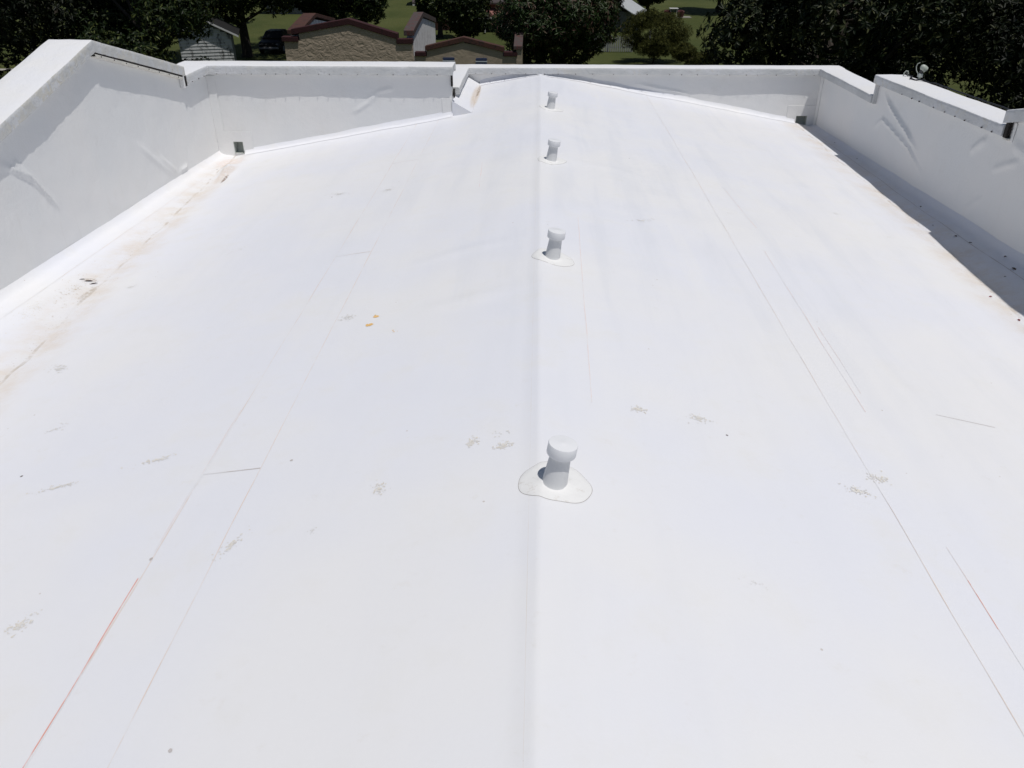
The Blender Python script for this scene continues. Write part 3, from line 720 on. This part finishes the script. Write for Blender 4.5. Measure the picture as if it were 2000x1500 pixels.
# weathered clapboard shed
sh = thing('clapboard_shed', (-20.4, 52, 0), 'small weathered white clapboard shed with gable roof under the trees', 'shed', rz=.30)
SY = 52.0; sx = -20.4
MB().prism([(sx - 1.52, 0), (sx - 1.52, 2.42), (sx, 3.18), (sx + 1.52, 2.42), (sx + 1.52, 0)], 'y', SY + .03, SY + 3.4).build('wall', 'dark_boards', sh)
for k in range(17):
    z0 = .08 + k * .185; z1 = z0 + .195
    hw = 1.53 if z1 < 2.42 else max(.08, 1.53 - (z1 - 2.40) / .5)
    m = MB(); jx = R.uniform(-.012, .012)
    m.add([(sx - hw + jx, SY - .028, z0), (sx + hw + jx, SY - .028, z0), (sx + hw + jx, SY + .002, z1), (sx - hw + jx, SY + .002, z1),
           (sx - hw + jx, SY + .029, z0), (sx + hw + jx, SY + .029, z0), (sx + hw + jx, SY + .029, z1), (sx - hw + jx, SY + .029, z1)],
          [(0, 1, 2, 3), (0, 4, 5, 1), (3, 2, 6, 7), (1, 5, 6, 2), (0, 3, 7, 4)])
    m.build('plank', 'peeling_boards', sh)
for s_ in (-1, 1):
    m = MB(); e = sx + s_ * 2.0
    m.add([(sx, SY - .28, 3.31), (e, SY - .28, 2.29), (e, SY + 3.7, 2.29), (sx, SY + 3.7, 3.31), (sx, SY - .28, 3.23), (e, SY - .28, 2.21), (e, SY + 3.7, 2.21), (sx, SY + 3.7, 3.23)],
          [(0, 1, 2, 3), (4, 7, 6, 5), (0, 4, 5, 1), (1, 5, 6, 2), (2, 6, 7, 3)])
    m.build('roof_panel', 'shed_roof', sh)
    m = MB(); m.add([(sx, SY - .31, 3.325), (e, SY - .31, 2.305), (e, SY - .31, 2.20), (sx, SY - .31, 3.22), (sx, SY - .285, 3.325), (e, SY - .285, 2.305), (e, SY - .285, 2.20), (sx, SY - .285, 3.22)],
                 [(0, 3, 2, 1), (4, 5, 6, 7), (0, 1, 5, 4), (2, 3, 7, 6), (1, 2, 6, 5)])
    m.build('fascia_board', 'trim_white', sh)

# pink brick house with a low awning, far behind
simple('pink_brick', (.26, .12, .10), .85, .25, 3); simple('brown_shingle', (.060, .048, .048), .9, .25, 2); simple('dark_glass', (.012, .014, .018), .2, .2, 2)
hs = thing('pink_brick_house', (-5.5, 80, 0), 'pink brick house with dark brown shingle roof half hidden behind the garden trees', 'house')
MB().box(-10.5, 1.0, 76, 84, 0, 2.3).build('wall', 'pink_brick', hs)
MB().prism([(75.4, 2.25), (80, 4.4), (84.6, 2.25), (84.6, 2.12), (75.4, 2.12)], 'x', -11.0, 1.5).build('roof', 'brown_shingle', hs)
MB().add([(-6.2, 75.98, 1.75), (-3.2, 75.98, 1.75), (-3.2, 74.3, 1.22), (-6.2, 74.3, 1.22), (-6.2, 75.98, 1.65), (-3.2, 75.98, 1.65), (-3.2, 74.3, 1.14), (-6.2, 74.3, 1.14)],
         [(0, 3, 2, 1), (4, 5, 6, 7), (3, 7, 6, 2), (0, 4, 7, 3), (1, 2, 6, 5)]).build('awning', 'pink_brick', hs)
MB().box(-6.25, -3.15, 74.22, 74.29, 1.08, 1.22).build('fascia_board', 'trim_white', hs)
for x in (-6.1, -4.7, -3.3): MB().box(x - .05, x + .05, 74.32, 74.42, 0, 1.1).build('post', 'trim_white', hs)
MB().box(-5.9, -3.4, 75.94, 75.99, .02, 1.1).build('door', 'dark_glass', hs)
for x in (-9.2, -7.4):
    f = MB().box(x - .5, x + .5, 75.93, 75.99, .9, 1.9).build('window', 'trim_white', hs); MB().box(x - .42, x + .42, 75.90, 75.925, .98, 1.82).build('pane', 'dark_glass', f)
# dark garage on the far lawn
simple('garage_grey', (.055, .06, .07), .7, .2, 2)
ga = thing('dark_garage', (-12.3, 102, 0), 'dark grey garage with white corner post at the top of the far lawn', 'garage')
MB().box(-14.2, -9.2, 98.5, 104, 0, 2.4).build('wall', 'garage_grey', ga)
MB().prism([(98, 2.35), (101.2, 3.9), (104.5, 2.35)], 'x', -14.6, -8.8).build('roof', 'brown_shingle', ga)
MB().box(-13.2, -10.2, 98.42, 98.49, .02, 2.1).build('door', 'dark_glass', ga); MB().box(-14.32, -14.1, 98.4, 98.6, 0, 1.0).build('corner_post', 'trim_white', ga)
# shed with white corrugated roof
simple('white_tin', (.44, .46, .47), .45, .12, 4)
ws = thing('white_roofed_shed', (7.6, 76, 0), 'garden shed with white metal roof showing between the trees', 'shed', rz=-.4)
MB().box(5.6, 8.2, 75.0, 78.0, 0, 1.6).build('wall', 'dark_boards', ws)
for s_ in (-1, 1):
    e = 6.9 + s_ * 1.75
    MB().add([(6.9, 74.6, 2.35), (e, 74.6, 1.42), (e, 78.3, 1.42), (6.9, 78.3, 2.35), (6.9, 74.6, 2.29), (e, 74.6, 1.36), (e, 78.3, 1.36), (6.9, 78.3, 2.29)],
             [(0, 1, 2, 3), (4, 7, 6, 5), (0, 4, 5, 1), (1, 5, 6, 2), (2, 6, 7, 3)]).build('roof_panel', 'white_tin', ws)
    for k in range(9):
        yk = 74.7 + k * .44
        MB().add([(6.9, yk, 2.36), (e, yk, 1.43), (e, yk + .05, 1.455), (6.9, yk + .05, 2.385), (6.9, yk + .1, 2.36), (e, yk + .1, 1.43)], [(0, 1, 2, 3), (3, 2, 5, 4)]).build('roof_rib', 'white_tin', ws)
# pale blue-grey roof of a house in the trees
simple('blue_shingle', (.16, .19, .22), .7, .2, 2)
bh = thing('blue_roofed_house', (-24, 92, 0), 'house with pale blue-grey roof glimpsed through the trees at upper left', 'house')
MB().box(-28, -20.5, 89, 96, 0, 2.3).build('wall', 'dark_boards', bh)
MB().prism([(88.4, 2.2), (92.5, 4.2), (96.6, 2.2)], 'x', -28.5, -20).build('roof', 'blue_shingle', bh)

# picket fence in the garden
simple('picket_wood', (.30, .31, .30), .8, .3, 5)
fe = thing('picket_fence', (5, 63, 0), 'weathered grey picket fence behind the garden shrub', 'fence')
for k in range(22):
    x = 3.3 + k * .155; h = 1.12 + R.uniform(-.06, .06)
    MB().prism([(x, .05), (x, h - .08), (x + .05, h), (x + .1, h - .08), (x + .1, .05)], 'y', 63 + R.uniform(-.01, .01), 63.03).build('picket', 'picket_wood', fe)
for z in (.3, .85): MB().box(3.2, 6.8, 63.035, 63.09, z, z + .08).build('rail', 'picket_wood', fe)
for x in (3.25, 5.0, 6.75, 8.0): MB().box(x - .06, x + .06, 63.1, 63.22, 0, 1.5).build('post', 'picket_wood', fe)

# patio table and two tub chairs on a slab
simple('chair_red', (.085, .030, .028), .6, .2, 4); simple('slab', (.22, .21, .18), .8, .15, 3)
sl = MB().box(11.9, 14.9, 86.5, 87.9, 0, .05).build('patio_slab', 'slab'); tag(sl, 'pale concrete patio slab on the far lawn', 'slab', kind='structure')
tb = thing('patio_table', (13.15, 87.2, .05), 'small white-topped patio table between two red chairs on far lawn', 'table')
MB().box(12.75, 13.6, 86.85, 87.6, .78, .83).build('table_top', 'trim_white', tb, bevel=.01)
for x in (12.82, 13.5):
    for y in (86.92, 87.5): MB().box(x, x + .05, y, y + .05, .05, .779).build('leg', 'trim_white', tb)
def tub(x, y, label):
    t = thing('tub_chair', (x, y, .05), label, 'chair', 'red chairs on the patio slab')
    m = MB(); rows_ = []
    for z, r in ((0, .27), (.25, .33), (.48, .36)):
        rows_.append([(x + r * math.cos(a), y + r * math.sin(a), .05 + z + (.14 * max(0, math.sin(a)) if z > .4 else 0)) for a in np.linspace(0, 2 * math.pi, 17)])
    rows_.append([(x + .27 * math.cos(a), y + .27 * math.sin(a), .05 + .46 + .14 * max(0, math.sin(a))) for a in np.linspace(0, 2 * math.pi, 17)])
    rows_.append([(x + .24 * math.cos(a), y + .24 * math.sin(a), .05 + .30) for a in np.linspace(0, 2 * math.pi, 17)])
    m.grid(rows_).build('shell', 'chair_red', t, smooth=True)
    MB().lathe([(.25, .28), (.25, .33), (.2, .35)], (x, y, .05), None, 16).build('seat', 'chair_red', t, smooth=True)
tub(12.55, 87.0, 'dark red tub chair left of the white patio table'); tub(13.85, 86.9, 'dark red tub chair right of the white patio table')

# dark car parked in the shade
simple('car_paint', (.010, .011, .013), .5, .1, 4, spec=.3); simple('car_glass', (.008, .009, .010), .35, .1, 4, spec=.3); simple('tyre', (.012, .012, .012), .8, .1, 4); simple('hub', (.25, .25, .26), .4, .1, 4); simple('lamp_lens', (.4, .4, .38), .2, .1, 4); simple('tail_red', (.2, .01, .01), .3, .1, 4)
car = thing('parked_car', (-19.4, 63, 0), 'dark car parked in deep shade beside the tree trunk', 'car')
def loft(secs, parent, name, mat):
    m = MB(); rows_ = []
    for y, pts in secs: rows_.append([(-19.4 + px, 63 + y, pz) for px, pz in pts] + [(-19.4 + pts[0][0], 63 + y, pts[0][1])])
    m.grid(rows_); n = len(secs[0][1])
    m.add(rows_[0][:n], [tuple(range(n))]); m.add(rows_[-1][:n], [tuple(range(n))]); return m.build(name, mat, parent, smooth=False, bevel=.03)
def sec(wd, z0, z1): return [(-wd + .06, z0), (wd - .06, z0), (wd, z0 + .15), (wd, z1 - .15), (wd - .08, z1), (-wd + .08, z1), (-wd, z1 - .15), (-wd, z0 + .15)]
loft([(-2.0, sec(.70, .35, .68)), (-1.85, sec(.80, .28, .82)), (-.9, sec(.84, .25, .92)), (.9, sec(.84, .25, .95)), (1.85, sec(.80, .30, .92)), (2.0, sec(.74, .38, .82))], car, 'body', 'car_paint')
def csec(w0, w1, z0, z1): return [(-w0, z0), (w0, z0), (w1, z1 - .06), (w1 - .08, z1), (-w1 + .08, z1), (-w1, z1 - .06)]
loft([(-.95, csec(.76, .74, .90, 1.0)), (-.35, csec(.76, .62, .90, 1.42)), (.8, csec(.76, .62, .90, 1.42)), (1.45, csec(.74, .70, .90, 1.0))], car, 'cabin', 'car_paint')
MB().add([(-20.06, 62.12, 1.03), (-18.74, 62.12, 1.03), (-18.88, 62.56, 1.36), (-19.92, 62.56, 1.36)], [(0, 1, 2, 3)]).build('windscreen', 'car_glass', car)
for s_ in (-1, 1):
    MB().lathe([(.09, 0), (.09, .02), (.06, .05)], (-19.4 + s_ * .58, 61.05, .64), Matrix.Rotation(math.pi / 2, 3, 'X'), 12).build('headlight', 'lamp_lens', car)
    for y in (61.75, 64.3):
        wh = MB().lathe([(.31, -.1), (.33, -.07), (.33, .07), (.31, .1)], (-19.4 + s_ * .76, y, .33), Matrix.Rotation(math.pi / 2, 3, 'Y'), 20).build('wheel', 'tyre', car)
        MB().lathe([(.2, -.11), (.2, .11)], (-19.4 + s_ * .76, y, .33), Matrix.Rotation(math.pi / 2, 3, 'Y'), 14).build('rim', 'hub', wh)
MB().box(-20.1, -18.7, 60.93, 61.02, .38, .52).build('bumper', 'hub', car, bevel=.02)

# ------------------------------------------------------------------ trees
def leafmat(name, a, b, c, gloss=.42, spec=.45):
    t = NT(name); r = t.island()
    a, b, c = (tuple(v * f_ for v in q) for q, f_ in ((a, .55), (b, .75), (c, 1.25)))
    cc = t.mix(t.ramp(r, 0, .7, smooth=False), a, b); cc = t.mix(t.ramp(r, .84, .90), cc, c)
    cl = t.ramp(t.noise(t.pos(), 1.1, 3, .6), .52, .68, 0, 1)  # clumps of lighter leaf colour, painting sunlit foliage and young growth
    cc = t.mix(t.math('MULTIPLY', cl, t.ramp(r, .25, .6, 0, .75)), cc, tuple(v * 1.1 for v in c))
    t.color(cc); t.rough(gloss); t.spec(spec * .55); M[name] = t.m
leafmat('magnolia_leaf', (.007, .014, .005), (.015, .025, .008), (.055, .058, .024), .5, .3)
leafmat('deep_leaf', (.003, .006, .002), (.007, .012, .004), (.024, .028, .011), .5, .22)  # darkened leaf colour, painting crowns that get less light
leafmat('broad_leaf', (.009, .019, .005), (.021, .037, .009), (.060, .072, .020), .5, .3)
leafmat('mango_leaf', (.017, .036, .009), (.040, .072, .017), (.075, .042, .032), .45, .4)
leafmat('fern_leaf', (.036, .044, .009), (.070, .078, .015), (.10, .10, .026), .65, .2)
simple('bark', (.035, .028, .022), .9, .4, 6, bump=.6)

def crown_np(lobes, n, L, W, k, seed, spread=.7, droop=0.0):
    rg = np.random.default_rng(seed)
    lobes = np.array(lobes, float); wts = lobes[:, 3] ** 2; wts /= wts.sum()
    C = []; D = []
    while sum(len(c) for c in C) < n:
        idx = rg.choice(len(lobes), n, p=wts); d = rg.normal(size=(n, 3)); d[:, 2] += .25
        d /= np.linalg.norm(d, axis=1)[:, None]
        rr_ = lobes[idx, 3] * rg.uniform(.55, 1.08, n)
        p = lobes[idx, :3] + d * rr_[:, None] * np.array([1, 1, .85])
        inside = np.zeros(n, bool)
        for lb in lobes:
            inside |= np.linalg.norm((p - lb[:3]) / np.array([1, 1, .85]), axis=1) < lb[3] * .5
        ok = ~inside | (rg.random(n) < .12)
        C.append(p[ok]); D.append(d[ok])
    C = np.concatenate(C)[:n]; D = np.concatenate(D)[:n]
    N = n * k
    c = np.repeat(C, k, 0); ax = np.repeat(D, k, 0) + rg.normal(scale=.25, size=(N, 3))
    ax /= np.linalg.norm(ax, axis=1)[:, None]
    rnd = rg.normal(size=(N, 3)); side = np.cross(ax, rnd); side /= np.linalg.norm(side, axis=1)[:, None]
    rad = np.cross(side, ax)
    el = rg.uniform(.15, 1.0, N)[:, None]
    d = rad * np.cos(el * spread) + ax * np.sin(el * spread) * .9
    d[:, 2] -= droop
    d /= np.linalg.norm(d, axis=1)[:, None]
    side = np.cross(d, ax); side /= (np.linalg.norm(side, axis=1)[:, None] + 1e-6)
    nrm = np.cross(side, d)
    l = L * rg.uniform(.7, 1.25, N)[:, None]; w_ = W * rg.uniform(.8, 1.2, N)[:, None] / 2
    base = c + d * l * .08
    v = np.empty((N, 6, 3))
    v[:, 0] = base; v[:, 1] = base + d * l * .4 + side * w_ + nrm * w_ * .35; v[:, 2] = base + d * l * .78 + side * w_ * .7 + nrm * (w_ * .2 - l * .03)
    v[:, 3] = base + d * l - nrm * l * .08; v[:, 4] = base + d * l * .78 - side * w_ * .7 + nrm * (w_ * .2 - l * .03); v[:, 5] = base + d * l * .4 - side * w_ + nrm * w_ * .35
    return v
def mesh_np(name, v, mat):
    N = len(v); me = bpy.data.meshes.new(name)
    me.vertices.add(N * 6); me.vertices.foreach_set('co', v.reshape(-1).astype(np.float32))
    loops = (np.arange(N)[:, None] * 6 + np.array([0, 1, 2, 3, 0, 3, 4, 5])[None]).reshape(-1)
    me.loops.add(N * 8); me.loops.foreach_set('vertex_index', loops.astype(np.int32))
    me.polygons.add(N * 2); me.polygons.foreach_set('loop_start', (np.arange(N * 2) * 4).astype(np.int32))
    me.polygons.foreach_set('loop_total', np.full(N * 2, 4, np.int32))
    me.update(calc_edges=True); me.validate(); me.materials.append(M[mat]); return me
def make_tree(name, label, loc, r, zc, rz, leaf, n, L, W, k, seed, group=None, trunk=.22, nl=26, lr=(.28, .45), droop=0.0, spread=.7, cat='tree', ry=None):
    rg = random.Random(seed); root = thing(name, loc, label, cat, group)
    ry = ry or r
    lobes = []
    for i in range(nl):
        while True:
            p = Vector((rg.uniform(-1, 1), rg.uniform(-1, 1), rg.uniform(-1, 1)))
            if .35 < p.length < 1: break
        lr_ = rg.uniform(*lr) * min(r, rz)
        p = p.normalized() * (p.length ** .5)
        lobes.append((p.x * max(.1, r - lr_), p.y * max(.1, ry - lr_), zc + p.z * max(.1, rz - lr_), lr_))
    v = crown_np(lobes, n, L, W, k, seed, spread, droop)
    me = mesh_np('crown', v, leaf); cr = bpy.data.objects.new('crown', me); col.objects.link(cr); cr.parent = root
    m = MB(); zt = zc + rz * .2
    pts = [(0, 0, -.1), (.03, .02, .4), (rg.uniform(-.1, .1), rg.uniform(-.1, .1), zc * .5), (rg.uniform(-.25, .25), rg.uniform(-.25, .25), zt)]
    m.tube(pts, [trunk * 1.35, trunk * 1.05, trunk * .8, trunk * .35], 10)
    for lb in lobes[::2]:
        s0 = Vector((0, 0, max(.5, min(zt, lb[2] - rg.uniform(.4, 1.4) * rz * .5)))); e = Vector(lb[:3]); mid = s0.lerp(e, .5) + Vector((0, 0, -.1 * r * .3))
        m.tube([s0, mid, e], [trunk * .4, trunk * .25, trunk * .08], 6)
    m.build('trunk', 'bark', root, smooth=True, local=True)
    return root
G = 'trees behind the parapets'
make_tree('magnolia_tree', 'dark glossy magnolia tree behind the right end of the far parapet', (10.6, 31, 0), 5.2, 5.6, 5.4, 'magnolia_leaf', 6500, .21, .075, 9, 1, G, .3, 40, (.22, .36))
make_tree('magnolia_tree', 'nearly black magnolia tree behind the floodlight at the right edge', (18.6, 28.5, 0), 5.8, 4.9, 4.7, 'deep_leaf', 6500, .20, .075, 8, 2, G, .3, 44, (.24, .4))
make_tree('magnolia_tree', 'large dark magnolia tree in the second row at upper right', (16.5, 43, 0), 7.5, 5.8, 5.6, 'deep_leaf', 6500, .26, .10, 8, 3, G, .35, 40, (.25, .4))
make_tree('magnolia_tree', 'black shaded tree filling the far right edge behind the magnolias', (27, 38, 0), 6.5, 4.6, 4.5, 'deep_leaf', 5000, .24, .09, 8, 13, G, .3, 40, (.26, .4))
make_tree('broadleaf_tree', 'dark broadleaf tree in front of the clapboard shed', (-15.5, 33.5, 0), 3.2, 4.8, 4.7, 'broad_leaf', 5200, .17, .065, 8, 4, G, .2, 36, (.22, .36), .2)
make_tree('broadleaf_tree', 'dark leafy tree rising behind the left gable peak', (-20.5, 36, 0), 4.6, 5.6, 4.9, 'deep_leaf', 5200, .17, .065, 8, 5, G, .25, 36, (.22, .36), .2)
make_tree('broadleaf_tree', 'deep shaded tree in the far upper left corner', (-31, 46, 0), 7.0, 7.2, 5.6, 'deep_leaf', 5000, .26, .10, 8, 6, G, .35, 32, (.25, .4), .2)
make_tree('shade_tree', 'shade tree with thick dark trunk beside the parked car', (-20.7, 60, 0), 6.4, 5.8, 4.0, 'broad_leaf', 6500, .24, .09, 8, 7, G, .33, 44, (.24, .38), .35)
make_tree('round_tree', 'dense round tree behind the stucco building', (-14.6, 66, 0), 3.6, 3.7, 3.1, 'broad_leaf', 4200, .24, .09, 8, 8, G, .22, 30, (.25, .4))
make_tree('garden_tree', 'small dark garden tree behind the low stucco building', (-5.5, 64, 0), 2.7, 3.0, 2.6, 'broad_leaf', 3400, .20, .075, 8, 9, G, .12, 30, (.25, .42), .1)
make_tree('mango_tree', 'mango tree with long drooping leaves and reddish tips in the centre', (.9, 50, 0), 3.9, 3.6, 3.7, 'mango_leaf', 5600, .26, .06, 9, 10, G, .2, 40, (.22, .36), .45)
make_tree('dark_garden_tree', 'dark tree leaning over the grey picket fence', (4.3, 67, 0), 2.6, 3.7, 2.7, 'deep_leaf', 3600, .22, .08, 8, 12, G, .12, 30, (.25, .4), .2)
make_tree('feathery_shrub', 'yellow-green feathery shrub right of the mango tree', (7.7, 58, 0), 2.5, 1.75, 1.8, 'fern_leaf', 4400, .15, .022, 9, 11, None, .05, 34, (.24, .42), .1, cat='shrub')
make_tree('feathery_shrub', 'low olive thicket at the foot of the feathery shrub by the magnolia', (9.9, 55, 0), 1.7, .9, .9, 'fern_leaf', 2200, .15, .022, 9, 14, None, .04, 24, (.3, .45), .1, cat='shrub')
for i, (x, y, r, z, lab) in enumerate(((-33, 80, 7, 5, 'far dark tree behind the shade tree at upper left'), (-18.6, 69, 3.9, 4.6, 'dark tree between shade tree and round tree'),
        (-4.0, 93, 5, 4.5, 'far tree behind the pink brick house'), (2.2, 74, 3.2, 3.4, 'dark tree behind the mango tree'), (10.2, 84, 2.6, 3.4, 'far tree behind the white-roofed shed'), (9.0, 99, 5, 4.5, 'farthest tree above the patio chairs'),
        (18.5, 92, 5.0, 5, 'far tree right of the patio slab'), (-14.5, 114, 7, 6, 'farthest tree behind the dark garage'), (26, 68, 8, 7, 'far tree behind the right magnolias'), (-44, 66, 8, 6, 'far tree at the upper left edge'),
        (-8.2, 71, 1.9, 2.6, 'slim dark tree in front of the pink house wall'))):
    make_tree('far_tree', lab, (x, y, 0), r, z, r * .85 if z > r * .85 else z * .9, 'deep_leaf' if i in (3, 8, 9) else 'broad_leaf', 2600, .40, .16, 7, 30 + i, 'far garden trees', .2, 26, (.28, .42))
